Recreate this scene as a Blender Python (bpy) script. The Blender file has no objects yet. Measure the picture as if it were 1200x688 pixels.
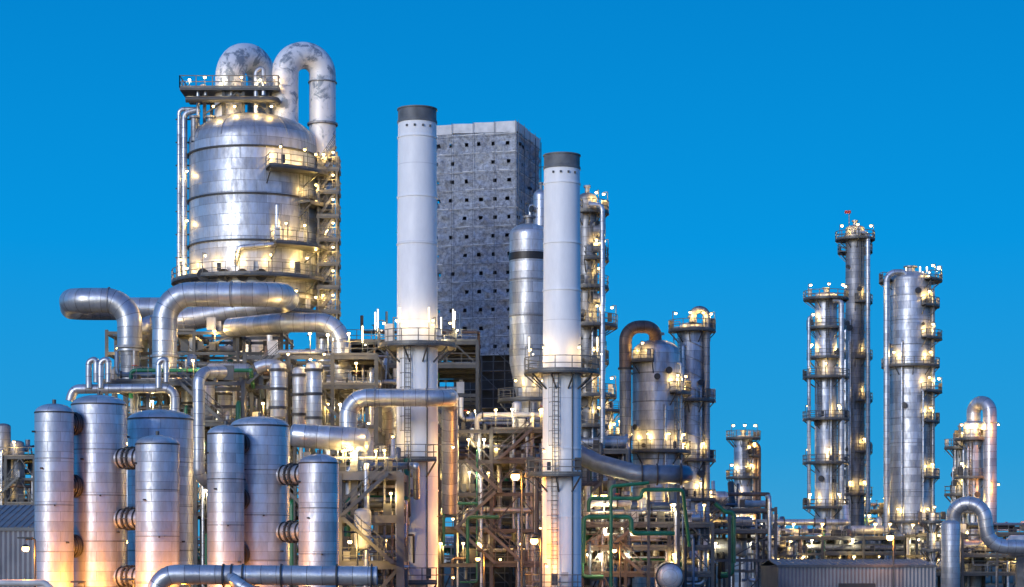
import bpy, math, random
from mathutils import Vector, noise
pi=math.pi; rad=math.radians
FPX=2400.0; HY=650.0; CZ=6.0
def X(px,D): return (px-600)*D/FPX
def Z(py,D): return CZ+(HY-py)*D/FPX
def S(n,D): return n*D/FPX
def W(px,py,D): return Vector((X(px,D),D,Z(py,D)))
sc=bpy.context.scene
# ------------------------------------------------------------ materials
def newmat(name):
    m=bpy.data.materials.new(name); m.use_nodes=True
    nt=m.node_tree; b=nt.nodes['Principled BSDF']
    return m,nt,b
def N(nt,t,**k):
    n=nt.nodes.new(t)
    for a,v in k.items(): setattr(n,a,v)
    return n
def mixc(nt,blend,fac,a,b):
    n=N(nt,'ShaderNodeMix',data_type='RGBA',blend_type=blend)
    if isinstance(fac,(int,float)): n.inputs[0].default_value=fac
    else: nt.links.new(fac,n.inputs[0])
    for s,v in ((6,a),(7,b)):
        if isinstance(v,tuple): n.inputs[s].default_value=(*v,1)
        else: nt.links.new(v,n.inputs[s])
    return n.outputs[2]
def ramp(nt,fac,stops):
    r=N(nt,'ShaderNodeValToRGB'); nt.links.new(fac,r.inputs[0])
    e=r.color_ramp.elements
    while len(e)<len(stops): e.new(0.5)
    for i,(p,c) in enumerate(stops):
        e[i].position=p; e[i].color=(*c,1) if isinstance(c,tuple) else (c,c,c,1)
    return r.outputs[0]
def clad(name,c1,c2,mort,bw,rh,metal=.8,rough=(.34,.54),bump=.3,stain=.5,msize=.02,stainc=(.36,.37,.40),off=.5):
    m,nt,b=newmat(name); L=nt.links.new
    uv=N(nt,'ShaderNodeUVMap')
    br=N(nt,'ShaderNodeTexBrick'); L(uv.outputs[0],br.inputs['Vector']); br.offset=off
    br.inputs['Color1'].default_value=(*c1,1); br.inputs['Color2'].default_value=(*c2,1); br.inputs['Mortar'].default_value=(*mort,1)
    br.inputs['Scale'].default_value=1; br.inputs['Brick Width'].default_value=bw; br.inputs['Row Height'].default_value=rh
    br.inputs['Mortar Size'].default_value=msize; br.inputs['Mortar Smooth'].default_value=.3
    geo=N(nt,'ShaderNodeNewGeometry')
    mp=N(nt,'ShaderNodeMapping'); mp.inputs['Scale'].default_value=(.9,.9,.25); L(geo.outputs['Position'],mp.inputs[0])
    n1=N(nt,'ShaderNodeTexNoise'); n1.inputs['Scale'].default_value=1.9; n1.inputs['Detail'].default_value=9; n1.inputs['Roughness'].default_value=.7; L(mp.outputs[0],n1.inputs['Vector'])
    st=ramp(nt,n1.outputs[0],[(.42,0.0),(.64,1.0)])
    mul=N(nt,'ShaderNodeMath',operation='MULTIPLY'); L(st,mul.inputs[0]); mul.inputs[1].default_value=stain
    c=mixc(nt,'MULTIPLY',mul.outputs[0],br.outputs['Color'],stainc)
    L(c,b.inputs['Base Color'])
    b.inputs['Metallic'].default_value=metal
    n2=N(nt,'ShaderNodeTexNoise'); n2.inputs['Scale'].default_value=1.3; n2.inputs['Detail'].default_value=4; L(geo.outputs['Position'],n2.inputs['Vector'])
    mr=N(nt,'ShaderNodeMapRange'); L(n1.outputs[0],mr.inputs[0]); mr.inputs[1].default_value=.35; mr.inputs[2].default_value=.65
    mr.inputs[3].default_value=rough[0]; mr.inputs[4].default_value=rough[1]; L(mr.outputs[0],b.inputs['Roughness'])
    hh=N(nt,'ShaderNodeMath',operation='MULTIPLY_ADD'); L(br.outputs['Fac'],hh.inputs[0]); hh.inputs[1].default_value=-.6; L(n2.outputs[0],hh.inputs[2])
    bp=N(nt,'ShaderNodeBump'); bp.inputs['Strength'].default_value=bump; bp.inputs['Distance'].default_value=.13; L(hh.outputs[0],bp.inputs['Height'])
    L(bp.outputs[0],b.inputs['Normal'])
    return m
def plain(name,c,rough=.6,metal=0.,var=.35,scale=1.5,bump=.1):
    m,nt,b=newmat(name); L=nt.links.new
    geo=N(nt,'ShaderNodeNewGeometry')
    n1=N(nt,'ShaderNodeTexNoise'); n1.inputs['Scale'].default_value=scale; n1.inputs['Detail'].default_value=6; L(geo.outputs['Position'],n1.inputs['Vector'])
    r=ramp(nt,n1.outputs[0],[(.3,1-var),(.7,1.0)])
    L(mixc(nt,'MULTIPLY',1.0,c,r),b.inputs['Base Color'])
    b.inputs['Roughness'].default_value=rough; b.inputs['Metallic'].default_value=metal
    bp=N(nt,'ShaderNodeBump'); bp.inputs['Strength'].default_value=bump; bp.inputs['Distance'].default_value=.05; L(n1.outputs[0],bp.inputs['Height']); L(bp.outputs[0],b.inputs['Normal'])
    return m
M={}
M['clad']=clad('aluminium_cladding',(.64,.67,.71),(.36,.38,.42),(.24,.25,.26),2.3,1.0,metal=.62,off=.37)
M['clad_s']=clad('aluminium_cladding_small',(.60,.63,.67),(.43,.455,.49),(.24,.25,.26),2.1,.62,metal=.62,msize=.014,off=.37,stain=.38)
M['clad_p']=clad('pipe_cladding',(.62,.65,.69),(.42,.44,.48),(.16,.16,.17),40,.9,metal=.7,rough=(.28,.5),msize=.02,stain=.45)
M['clad_d']=clad('weathered_cladding',(.34,.355,.38),(.22,.23,.25),(.1,.1,.1),2.4,.9,metal=.5,rough=(.4,.6))
M['copper']=clad('rusty_pipe_cladding',(.22,.15,.12),(.15,.11,.09),(.06,.04,.03),30,.8,metal=.4)
M['white']=clad('white_chimney_paint',(.87,.88,.89),(.84,.855,.87),(.66,.67,.69),60,6.0,metal=0,rough=(.42,.6),bump=.06,stain=.2,msize=.03,stainc=(.62,.63,.66))
M['soot']=plain('sooty_steel',(.17,.185,.20),.6,.1,.5,1.2)
M['core']=plain('dark_tower_shell',(.05,.055,.06),.7,.1)
M['steel']=plain('galvanised_steel',(.10,.105,.108),.5,.35)
M['dsteel']=plain('dark_steel',(.06,.062,.066),.55,.2)
M['rail']=plain('handrail_steel',(.17,.17,.16),.5,.3)
M['pole']=plain('scaffold_pole_steel',(.13,.145,.16),.5,.4)
M['black']=plain('black_flange_paint',(.03,.03,.033),.45,.2)
M['conc']=plain('concrete',(.24,.235,.225),.85,0,.5,.8)
M['green']=plain('green_pipe_paint',(.02,.19,.10),.4)
M['pwhite']=plain('white_pipe_paint',(.62,.62,.61),.45)
M['blue']=plain('blue_grey_pipe_paint',(.13,.19,.28),.4,.3)
M['red']=plain('red_paint',(.5,.05,.03),.5)
m,nt,b=newmat('peeling_white_paint'); geo=N(nt,'ShaderNodeNewGeometry')
n1=N(nt,'ShaderNodeTexNoise'); n1.inputs['Scale'].default_value=.75; n1.inputs['Detail'].default_value=8; n1.inputs['Roughness'].default_value=.68; n1.inputs['Distortion'].default_value=.6
nt.links.new(geo.outputs['Position'],n1.inputs['Vector'])
nt.links.new(ramp(nt,n1.outputs[0],[(.48,(.76,.77,.79)),(.54,(.54,.57,.61)),(.58,(.24,.28,.33))]),b.inputs['Base Color']); b.inputs['Roughness'].default_value=.5; b.inputs['Metallic'].default_value=.15
M['mottle']=m
m,nt,b=newmat('scaffold_netting'); L=nt.links.new
uv=N(nt,'ShaderNodeUVMap'); br=N(nt,'ShaderNodeTexBrick'); L(uv.outputs[0],br.inputs['Vector'])
br.inputs['Color1'].default_value=(.46,.50,.56,1); br.inputs['Color2'].default_value=(.34,.37,.43,1); br.inputs['Mortar'].default_value=(.6,.63,.67,1)
br.inputs['Scale'].default_value=1; br.inputs['Brick Width'].default_value=2.4; br.inputs['Row Height'].default_value=2.0; br.inputs['Mortar Size'].default_value=.05; br.offset=0
n1=N(nt,'ShaderNodeTexNoise'); n1.inputs['Scale'].default_value=2.6; n1.inputs['Detail'].default_value=8; n1.inputs['Roughness'].default_value=.75; L(uv.outputs[0],n1.inputs['Vector'])
c=mixc(nt,'MULTIPLY',1.0,br.outputs['Color'],ramp(nt,n1.outputs[0],[(.36,.42),(.60,1.2)]))
L(c,b.inputs['Base Color']); b.inputs['Roughness'].default_value=.8
bp=N(nt,'ShaderNodeBump'); bp.inputs['Strength'].default_value=.7; bp.inputs['Distance'].default_value=.3; L(n1.outputs[0],bp.inputs['Height']); L(bp.outputs[0],b.inputs['Normal'])
M['net']=m
M['sheet']=plain('white_tarpaulin',(.74,.75,.76),.7,0,.3,1.2,.6)
m,nt,b=newmat('corrugated_metal_siding'); L=nt.links.new
geo=N(nt,'ShaderNodeNewGeometry'); n1=N(nt,'ShaderNodeTexNoise'); n1.inputs['Scale'].default_value=.5; n1.inputs['Detail'].default_value=5; L(geo.outputs['Position'],n1.inputs['Vector'])
L(ramp(nt,n1.outputs[0],[(.3,(.13,.15,.18)),(.7,(.21,.23,.26))]),b.inputs['Base Color']); b.inputs['Roughness'].default_value=.5; b.inputs['Metallic'].default_value=.2
M['corr']=m
def emis(name,c,s):
    m=bpy.data.materials.new(name); m.use_nodes=True; nt=m.node_tree; b=nt.nodes['Principled BSDF']
    b.inputs['Base Color'].default_value=(.8,.8,.8,1); b.inputs['Emission Color'].default_value=(*c,1); b.inputs['Emission Strength'].default_value=s
    m.cycles.emission_sampling='NONE'; return m
M['glow']=emis('fluorescent_tube_glow',(1,.82,.45),5)
M['bulb_w']=emis('warm_lamp_glass',(1,.68,.25),6)
M['bulb_c']=emis('white_lamp_glass',(1,.85,.55),6)
M['bulb_s']=emis('sodium_lamp_glass',(1,.55,.16),12)
# ------------------------------------------------------------ builder
class Acc:
    def __init__(s): s.V=[];s.F=[];s.U=[];s.S=[]
LD={}
EG=.85
def lightdata(e,col,r):
    k=(e,col,r)
    if k not in LD:
        l=bpy.data.lights.new('lamp_light','POINT'); l.energy=e*EG; l.color=col; l.shadow_soft_size=r; LD[k]=l
    return LD[k]
WARM=(1,.62,.18); WHITE=(1,.82,.48); SOD=(1,.34,.035)
NL=[0]
class Ob:
    def __init__(s,name,org=(0,0,0)): s.name=name; s.org=Vector(org); s.parts={}; s.L=[]
    def P(s,pn,mat):
        k=(pn,mat)
        if k not in s.parts: s.parts[k]=Acc()
        return s.parts[k]
    def light(s,p,e=120,col=WARM,r=.1,bs=1.):
        p=Vector(p); s.L.append((p,e,col,r)); NL[0]+=1
        k={WARM:'bulb_w',WHITE:'bulb_c',SOD:'bulb_s'}[col]; R=max(.10,min(.21,p.y*.00070))*bs
        z=p.z+r+R*.6+.06
        lathe(s.P('lamp_glass',k),p.x,p.y,[(R*.5,z-R*.6),(R,z),(R*.9,z+R*.7)],8)
        lathe(s.P('lamp_hood','dsteel'),p.x,p.y,[(R*1.15,z+R*.7),(R*.5,z+R*1.3),(.01,z+R*1.35)],8)
    def done(s):
        e=bpy.data.objects.new(s.name,None); e.location=s.org; e.empty_display_size=.5; sc.collection.objects.link(e)
        for (pn,mt),A in s.parts.items():
            if not A.F: continue
            me=bpy.data.meshes.new(pn); o=s.org
            me.from_pydata([(v[0]-o.x,v[1]-o.y,v[2]-o.z) for v in A.V],[],A.F)
            uv=me.uv_layers.new(name='UVMap'); fl=[]
            for u in A.U: fl.extend(u)
            uv.data.foreach_set('uv',fl)
            me.polygons.foreach_set('use_smooth',A.S)
            me.materials.append(M[mt]); me.update()
            ob=bpy.data.objects.new(pn,me); sc.collection.objects.link(ob); ob.parent=e
        for (p,en,c,r) in s.L:
            ob=bpy.data.objects.new('lamp_light',lightdata(en,c,r)); ob.location=p-s.org; sc.collection.objects.link(ob); ob.parent=e
        return e
def quadface(A,i,uvs,smooth=False):
    A.F.append(i); A.U.extend(uvs); A.S.append(smooth)
BF=[(0,3,2,1),(4,5,6,7),(0,1,5,4),(1,2,6,5),(2,3,7,6),(3,0,4,7)]
def hexa(A,c8):
    n=len(A.V); A.V.extend([tuple(c) for c in c8])
    for f in BF:
        a,b_,c_,d=[Vector(c8[i]) for i in f]; w=(b_-a).length; h=(c_-b_).length
        quadface(A,[n+i for i in f],[(0,0),(w,0),(w,h),(0,h)])
def box(A,x0,x1,y0,y1,z0,z1):
    hexa(A,[(x0,y0,z0),(x1,y0,z0),(x1,y1,z0),(x0,y1,z0),(x0,y0,z1),(x1,y0,z1),(x1,y1,z1),(x0,y1,z1)])
def beam(A,p,q,w,h=None):
    h=h or w; p=Vector(p);q=Vector(q); d=q-p
    if d.length<1e-4: return
    d.normalize(); up=Vector((0,0,1)) if abs(d.z)<.95 else Vector((0,1,0))
    s=d.cross(up).normalized()*w/2; t=s.cross(d).normalized()*h/2
    hexa(A,[p-s-t,p+s-t,p+s+t,p-s+t,q-s-t,q+s-t,q+s+t,q-s+t])
def lathe(A,cx,cy,prof,n=48,a0=0.,a1=2*pi,smooth=True):
    R=max(p[0] for p in prof); n=max(3,int(n*abs(a1-a0)/(2*pi))); v=prof[0][1]; prev=None; pdir=None
    def ring(r,z):
        k=len(A.V)
        for i in range(n+1):
            a=a0+(a1-a0)*i/n; A.V.append((cx+r*math.cos(a),cy+r*math.sin(a),z))
        return k
    for j in range(len(prof)-1):
        (r0,z0),(r1,z1)=prof[j],prof[j+1]; l=math.hypot(r1-r0,z1-z0)
        if l<1e-6: continue
        d=((r1-r0)/l,(z1-z0)/l)
        if prev is None or d[0]*pdir[0]+d[1]*pdir[1]<.85: prev=ring(r0,z0)
        nx=ring(r1,z1)
        for i in range(n):
            u0=(a1-a0)*i/n*R; u1=(a1-a0)*(i+1)/n*R
            quadface(A,[prev+i,prev+i+1,nx+i+1,nx+i],[(u0,v),(u1,v),(u1,v+l),(u0,v+l)],smooth)
        v+=l; prev=nx; pdir=d
def dome(R,z,h,k=8,r0=0.02): return [(max(r0,R*math.cos(i*pi/2/k)),z+h*math.sin(i*pi/2/k)) for i in range(k+1)]
def rounded(pts,R):
    pts=[Vector(p) for p in pts]; out=[pts[0]]
    for i in range(1,len(pts)-1):
        a,b_,c=pts[i-1],pts[i],pts[i+1]; d1=(a-b_); d2=(c-b_); l1=d1.length;l2=d2.length; d1.normalize();d2.normalize()
        th=pi-d1.angle(d2)
        if th<.03: out.append(b_); continue
        t=min(R*math.tan(th/2),.499*l1,.499*l2); r=t/math.tan(th/2)
        cen=b_+(d1+d2).normalized()*(r/math.cos(th/2)); v1=b_+d1*t-cen; v2=b_+d2*t-cen; k=max(2,int(th/(pi/2)*9))
        for j in range(k+1):
            f=j/k; out.append(cen+(v1*math.sin((1-f)*th)+v2*math.sin(f*th))/math.sin(th))
    out.append(pts[-1]); return out
def tube(A,pts,r,R=None,n=18,caps=False,smooth=True):
    P=rounded(pts,R if R else r*2.2) if len(pts)>2 else [Vector(p) for p in pts]
    Q=[P[0]]
    for p in P[1:]:
        if (p-Q[-1]).length>1e-4: Q.append(p)
    P=Q; m=len(P)
    if m<2: return
    t=(P[1]-P[0]).normalized(); u=t.orthogonal().normalized(); v=0; prev=None
    for i in range(m):
        d0=(P[i]-P[i-1]).normalized() if i>0 else (P[1]-P[0]).normalized()
        d1=(P[i+1]-P[i]).normalized() if i<m-1 else d0
        tt=(d0+d1).normalized(); u=(u-tt*u.dot(tt)).normalized(); w=tt.cross(u)
        if i>0: v1=v+(P[i]-P[i-1]).length
        else: v1=0
        k=len(A.V)
        for j in range(n+1):
            a=2*pi*j/n; q=P[i]+(u*math.cos(a)+w*math.sin(a))*r; A.V.append((q.x,q.y,q.z))
        if prev is not None:
            for j in range(n):
                u0=2*pi*r*j/n;u1=2*pi*r*(j+1)/n
                quadface(A,[prev+j,prev+j+1,k+j+1,k+j],[(u0,v),(u1,v),(u1,v1),(u0,v1)],smooth)
        if caps and i in(0,m-1):
            kk=len(A.V); A.V.extend(A.V[k:k+n]); A.F.append(list(range(kk,kk+n))); A.U.extend([(0,0)]*n); A.S.append(False)
        prev=k; v=v1
def drum(A,p,q,r,n=24,hd=.45):
    p=Vector(p);q=Vector(q);d=(q-p).normalized(); L_=(q-p).length
    prof=[(0.02,-r*hd)]+[(r*math.sin(a),-r*hd*math.cos(a)) for a in (pi/8,pi/4,3*pi/8)]+[(r,0),(r,L_)]+[(r*math.sin(a),L_+r*hd*math.cos(a)) for a in (3*pi/8,pi/4,pi/8)]+[(0.02,L_+r*hd)]
    u=d.orthogonal().normalized(); w=d.cross(u); prev=None; v=0; pl=None; pv=0
    for (rr,zz) in prof:
        k=len(A.V)
        if pl: v+=math.hypot(rr-pl[0],zz-pl[1])
        for j in range(n+1):
            a=2*pi*j/n; c=p+d*zz+(u*math.cos(a)+w*math.sin(a))*rr; A.V.append(tuple(c))
        if prev is not None:
            for j in range(n):
                quadface(A,[prev+j,prev+j+1,k+j+1,k+j],[(2*pi*r*j/n,pv),(2*pi*r*(j+1)/n,pv),(2*pi*r*(j+1)/n,v),(2*pi*r*j/n,v)],True)
        prev=k; pl=(rr,zz); pv=v
def flange(o,p,d,r,t=.12,mat='black',pn='flange'):
    p=Vector(p); d=Vector(d).normalized(); tube(o.P(pn,mat),[p-d*t,p+d*t],r,n=20,caps=True)
# rails -------------------------------------------------------
def railpath(o,pts,post=1.5,w=.05):
    A=o.P('handrail','rail')
    pts=[Vector(p) for p in pts]; acc=0; nextp=0
    for i in range(len(pts)-1):
        a,b_=pts[i],pts[i+1]; l=(b_-a).length
        for h in (.55,1.1): beam(A,a+Vector((0,0,h)),b_+Vector((0,0,h)),w)
        beam(A,a+Vector((0,0,.1)),b_+Vector((0,0,.1)),.02,.18)
        while nextp<=acc+l+1e-6:
            p=a+(b_-a)*((nextp-acc)/l if l>0 else 0); beam(A,p,p+Vector((0,0,1.12)),w*1.15); nextp+=post
        acc+=l
def ringplat(o,cx,cy,z,ri,ro,a0,a1,w=.05,lamps=(),e=120,brackets=True,col=WARM):
    a0=rad(a0);a1=rad(a1)
    lathe(o.P('platform_deck','steel'),cx,cy,[(ri,z-.16),(ro,z-.16),(ro,z),(ri,z),(ri,z-.16)],n=40,a0=a0,a1=a1,smooth=False)
    k=max(4,int((a1-a0)/rad(12))); pts=[(cx+(ro-.04)*math.cos(a0+(a1-a0)*i/k),cy+(ro-.04)*math.sin(a0+(a1-a0)*i/k),z) for i in range(k+1)]
    if a1-a0<6.2: pts=[(cx+ri*math.cos(a0),cy+ri*math.sin(a0),z)]+pts+[(cx+ri*math.cos(a1),cy+ri*math.sin(a1),z)]
    railpath(o,pts,1.3,w)
    g=random.Random(int(cx*31+z*17))
    for i in range(3):
        a=g.uniform(a0,a1); rr=ro-.3; s=g.uniform(.12,.3); x=cx+rr*math.cos(a); y=cy+rr*math.sin(a)
        box(o.P('instrument_box',g.choice(['dsteel','pwhite','steel'])),x-s,x+s,y-.15,y+.15,z+.3,z+.5+s*3)
    if brackets:
        k=max(2,int((a1-a0)/rad(35)))
        for i in range(k+1):
            a=a0+(a1-a0)*(i+.02)/(k+.04); ca,sa=math.cos(a),math.sin(a)
            beam(o.P('platform_bracket','steel'),(cx+ri*ca,cy+ri*sa,z-1.3),(cx+(ro-.1)*ca,cy+(ro-.1)*sa,z-.2),.1)
    for a in lamps:
        a=rad(a); x=cx+(ro-.05)*math.cos(a); y=cy+(ro-.05)*math.sin(a); x2=cx+(ro-.45)*math.cos(a); y2=cy+(ro-.45)*math.sin(a)
        beam(o.P('lamp_post','rail'),(x,y,z),(x,y,z+1.95),.07); beam(o.P('lamp_post','rail'),(x,y,z+1.95),(x2,y2,z+1.95),.06)
        o.light((x2,y2,z+1.5),e,col,.1)
def ladder(o,x,y,z0,z1,ang,cage=True,w=.05):
    a=rad(ang); ux,uy=math.cos(a),math.sin(a); sx,sy=-uy,ux; A=o.P('ladder','rail')
    for s in(-.25,.25): beam(A,(x+sx*s,y+sy*s,z0),(x+sx*s,y+sy*s,z1),w)
    z=z0
    while z<z1:
        beam(A,(x-sx*.25,y-sy*.25,z),(x+sx*.25,y+sy*.25,z),w*.6); z+=.35
    if cage:
        z=z0+2.2
        hp=[(math.cos(t)*.42,math.sin(t)*.42) for t in [rad(-100+i*40) for i in range(6)]]
        B=o.P('ladder_cage','rail')
        while z<z1:
            q=[(x+ux*(.35+h[0])+sx*h[1],y+uy*(.35+h[0])+sy*h[1],z) for h in hp]
            for i in range(5): beam(B,q[i],q[i+1],w*.8)
            z+=1.1
        for h in hp[1:5]:
            xx=x+ux*(.35+h[0])+sx*h[1]; yy=y+uy*(.35+h[0])+sy*h[1]; beam(B,(xx,yy,z0+2.2),(xx,yy,z1),w*.6)
def rectplat(o,x0,x1,y0,y1,z,sides='fblr',w=.05,mat='steel'):
    box(o.P('deck',mat),x0,x1,y0,y1,z-.2,z)
    s={'f':((x0,y0,z),(x1,y0,z)),'b':((x0,y1,z),(x1,y1,z)),'l':((x0,y0,z),(x0,y1,z)),'r':((x1,y0,z),(x1,y1,z))}
    for c in sides: railpath(o,s[c],1.5,w)
def stair(o,x0,z0,x1,z1,y,wd=.9):
    A=o.P('stair','rail')
    for yy in (y,y+wd):
        beam(A,(x0,yy,z0),(x1,yy,z1),.06,.25)
        for h in(.55,1.05): beam(A,(x0,yy,z0+h),(x1,yy,z1+h),.05)
    n=max(3,int(abs(z1-z0)/.25))
    for i in range(n+1):
        f=i/n; x=x0+(x1-x0)*f; z=z0+(z1-z0)*f; box(A,x-.14,x+.14,y,y+wd,z-.02,z+.02)
    for i in range(0,n+1,4):
        f=i/n; x=x0+(x1-x0)*f; z=z0+(z1-z0)*f; beam(A,(x,y,z),(x,y,z+1.05),.05)
PM=['clad_p','clad_p','clad_p','clad_p','clad_d','steel','pwhite','copper','green','blue','dsteel']
def frame(o,x0,x1,y0,y1,zs,bay=5,w=.3,seed=1,pipes=5,vert=10,drums=2,brace=.35,lamps=6,e=150,mat='steel',deckp=.7,top=True,stairs=0,ws=.05,col=None,pr=(.08,.3)):
    g=random.Random(seed); nx=max(1,round((x1-x0)/bay)); ny=max(1,round((y1-y0)/(bay*1.3)))
    xs=[x0+(x1-x0)*i/nx for i in range(nx+1)]; ys=[y0+(y1-y0)*i/ny for i in range(ny+1)]
    A=o.P('steel_frame',mat)
    for x in xs:
        for y in ys:
            beam(A,(x,y,0),(x,y,zs[-1]+.1),w)
    lv=[0]+list(zs)
    for li,z in enumerate(zs):
        for y in ys: beam(A,(x0,y,z-.17),(x1,y,z-.17),w*.7,w)
        for x in xs: beam(A,(x,y0,z-.19),(x,y1,z-.19),w*.7,w*.96)
        zp=lv[li]
        for i in range(nx):
            for y in (ys[0],ys[-1]):
                if g.random()<brace:
                    if g.random()<.5: beam(A,(xs[i],y,zp),(xs[i+1],y,z-.2),w*.45)
                    else:
                        xm=(xs[i]+xs[i+1])/2; beam(A,(xs[i],y,zp),(xm,y,z-.2),w*.4); beam(A,(xs[i+1],y,zp),(xm,y,z-.2),w*.4)
            if g.random()<deckp:
                box(o.P('deck_grating','steel'),xs[i]+.02,xs[i+1]-.02,y0+.1,y1-.1,z+.004,z+.06)
                railpath(o,((xs[i],y0-.1,z),(xs[i+1],y0-.1,z)),1.4,ws)
        hgap=(zs[li+1]-z) if li+1<len(zs) else 2.5
        if li==len(zs)-1 and not top: continue
        for k in range(pipes):
            r=g.uniform(*pr); y=g.uniform(y0+.3,y1-.3); zz=z+.25+r+g.random()*(hgap-.8)*.8; mt=g.choice(PM)
            xa=g.uniform(x0,x0+(x1-x0)*.5)-g.random(); xb=g.uniform(xa+3,x1+1)
            dz=g.choice([-1,1])*g.uniform(1,hgap)
            tube(o.P('pipe_run_'+mt,mt),[(xa,y,zz+dz),(xa,y,zz),(xb,y,zz),(xb,y+g.uniform(-.5,2),zz),(xb,y+1.5,zz+g.choice([-1,1])*g.uniform(1,hgap))],r,n=12)
            for t in range(g.randint(0,3)):
                x=g.uniform(xa,xb); flange(o,(x,y,zz),(1,0,0),r*1.5,.06,'dsteel')
                if g.random()<.5:
                    beam(o.P('valve_stem','dsteel'),(x,y,zz),(x,y,zz+r+.55),.07); tube(o.P('valve_handwheel',g.choice(['red','dsteel','rail'])),[(x,y,zz+r+.5),(x,y,zz+r+.56)],.22,n=12,caps=True)
        for k in range(drums):
            if g.random()<.6:
                r=g.uniform(.45,min(1.0,hgap*.3)); x=g.uniform(x0+1,x1-2.5); y=g.uniform(y0+1.2,y1-1); l=g.uniform(2,4)
                if g.random()<.5:
                    drum(o.P('drum','clad_s'),(x,y,z+.4+r),(min(x+l,x1),y,z+.4+r),r)
                    for xx in(x+.5,min(x+l,x1)-.5): box(o.P('saddle','steel'),xx-.12,xx+.12,y-r*.7,y+r*.7,z+.06,z+.4+r*.3)
                else: drum(o.P('drum',g.choice(['clad_s','clad_d','pwhite'])),(x,y,z+.5),(x,y,z+.5+min(l,hgap*.8)),r*.75)
    H=zs[-1]
    for k in range(vert):
        r=g.uniform(pr[0]*.6,pr[1]*.75); x=g.uniform(x0,x1); y=y0+g.uniform(-.5,1.5); za=g.uniform(0,H*.5); zb_=g.uniform(za+3,H+1.5); mt=g.choice(PM)
        tube(o.P('riser_pipe_'+mt,mt),[(x+g.choice([-1,1])*g.uniform(.6,2),y,za),(x,y,za),(x,y,zb_),(x,y+g.uniform(.8,2.5),zb_)],r,n=10)
    for k in range(int((x1-x0)*len(zs)*.35)):
        x=g.uniform(x0,x1); z=g.choice(zs); y=y0+g.uniform(-.05,1); a=g.uniform(.15,.4)
        box(o.P('junction_box',g.choice(['dsteel','steel','pwhite'])),x-a,x+a,y,y+.3,z+.1,z+.3+a*2.4)
    for k in range(stairs):
        li=k%max(1,len(zs)-1); xa=g.uniform(x0,x1-4); L_=(zs[li+1]-zs[li])*1.1
        if k%2: stair(o,xa,zs[li],xa+L_,zs[li+1],y0-1.1)
        else: stair(o,xa+L_,zs[li],xa,zs[li+1],y0-1.1)
    for k in range(lamps):
        x=g.uniform(x0,x1); z=g.choice(zs); y=g.choice([y0-.15,y0-.15,y0+.8,(y0+y1)/2])
        beam(o.P('lamp_post','rail'),(x,y,z),(x,y,z+1.85),.06); beam(o.P('lamp_post','rail'),(x,y,z+1.85),(x,y-.35,z+1.85),.05)
        o.light((x,y-.35,z+1.42),e,col or g.choice([WARM,WARM,WARM,WHITE]),.1,1.15)
def tubelight(o,x,y,z,h=1.2,post=2.5,e=60,w=.09):
    beam(o.P('lamp_mast','rail'),(x,y,z-post),(x,y,z),.06)
    beam(o.P('lamp_tube','glow'),(x,y-.12,z),(x,y-.12,z+h),w)
    beam(o.P('lamp_mast','rail'),(x,y,z),(x,y,z+h+.1),.05)
    o.light((x+.3,y-.3,z-.4),e,WHITE,.05,.6)
# ------------------------------------------------------------ columns
def column(name,pxc,rpx,D,pytop,domepx=8,mat='clad',plats=(),lads=(),pybot=None,n=48,bands=3.,side=None,topnoz=True,e=120,w=.05,segs=None,pw=1.15,det=True):
    cx=X(pxc,D); r=S(rpx,D); zt=Z(pytop,D); h=S(domepx,D); o=Ob(name,(cx,D,0)); zb=0 if pybot is None else Z(pybot,D)
    pf=[(r,zb)]
    if segs:
        pf=[(S(a,D),Z(b_,D) if b_ else 0) for a,b_ in segs]
    pf+=dome(r,zt-h,h)
    lathe(o.P('shell',mat),cx,D,pf,n)
    if bands:
        z=zb+bands*1.3
        while z<zt-h:
            lathe(o.P('band','clad_d'),cx,D,[(r+.0,z),(r+.035,z),(r+.035,z+.1),(r,z+.1)],n,smooth=False); z+=bands
    if topnoz:
        lathe(o.P('nozzle','clad_d'),cx,D,[(r*.22,zt-h*.3),(r*.22,zt+.5),(r*.34,zt+.5),(r*.34,zt+.7),(.02,zt+.7)],16)
    if det and not segs:
        g=random.Random(int(pxc*7+D))
        for i in range(3):
            a=rad(g.choice([-150,-125,-70,-35,-15,190])+g.uniform(-8,8)); pr_=g.uniform(.06,.16); rr=r+pr_+.12; x=cx+rr*math.cos(a); y=D+rr*math.sin(a); z1=zt-h-g.uniform(.5,(zt-h)*.4)
            xi=cx+(r-.1)*math.cos(a); yi=D+(r-.1)*math.sin(a)
            tube(o.P('riser','clad_p'),[(xi,yi,z1),(x+.1*math.cos(a),y+.1*math.sin(a),z1),(x+.1*math.cos(a),y+.1*math.sin(a),0)],pr_,n=10,R=.3)
        for i in range(6):
            a=rad(g.uniform(-165,-15)); z=g.uniform(zt*.35,zt-h-.5); p=Vector((cx+r*math.cos(a),D+r*math.sin(a),z)); d=Vector((math.cos(a),math.sin(a),0)); q=g.uniform(.15,.35)
            tube(o.P('side_nozzle','clad_d'),[p-d*.1,p+d*.4],q,n=14); flange(o,p+d*.42,d,q*1.35,.06,'dsteel')
    for p in plats:
        py,a0,a1=p[0:3]; la=p[3] if len(p)>3 else (); ringplat(o,cx,D,Z(py,D),r+.02,r+(p[4] if len(p)>4 else pw),a0,a1,w,la,e)
    for (ang,pa,pb) in lads:
        a=rad(ang); ladder(o,cx+(r+.2)*math.cos(a),D+(r+.2)*math.sin(a),Z(pb,D),Z(pa,D),ang,True,w)
    return o,cx,r
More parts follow.
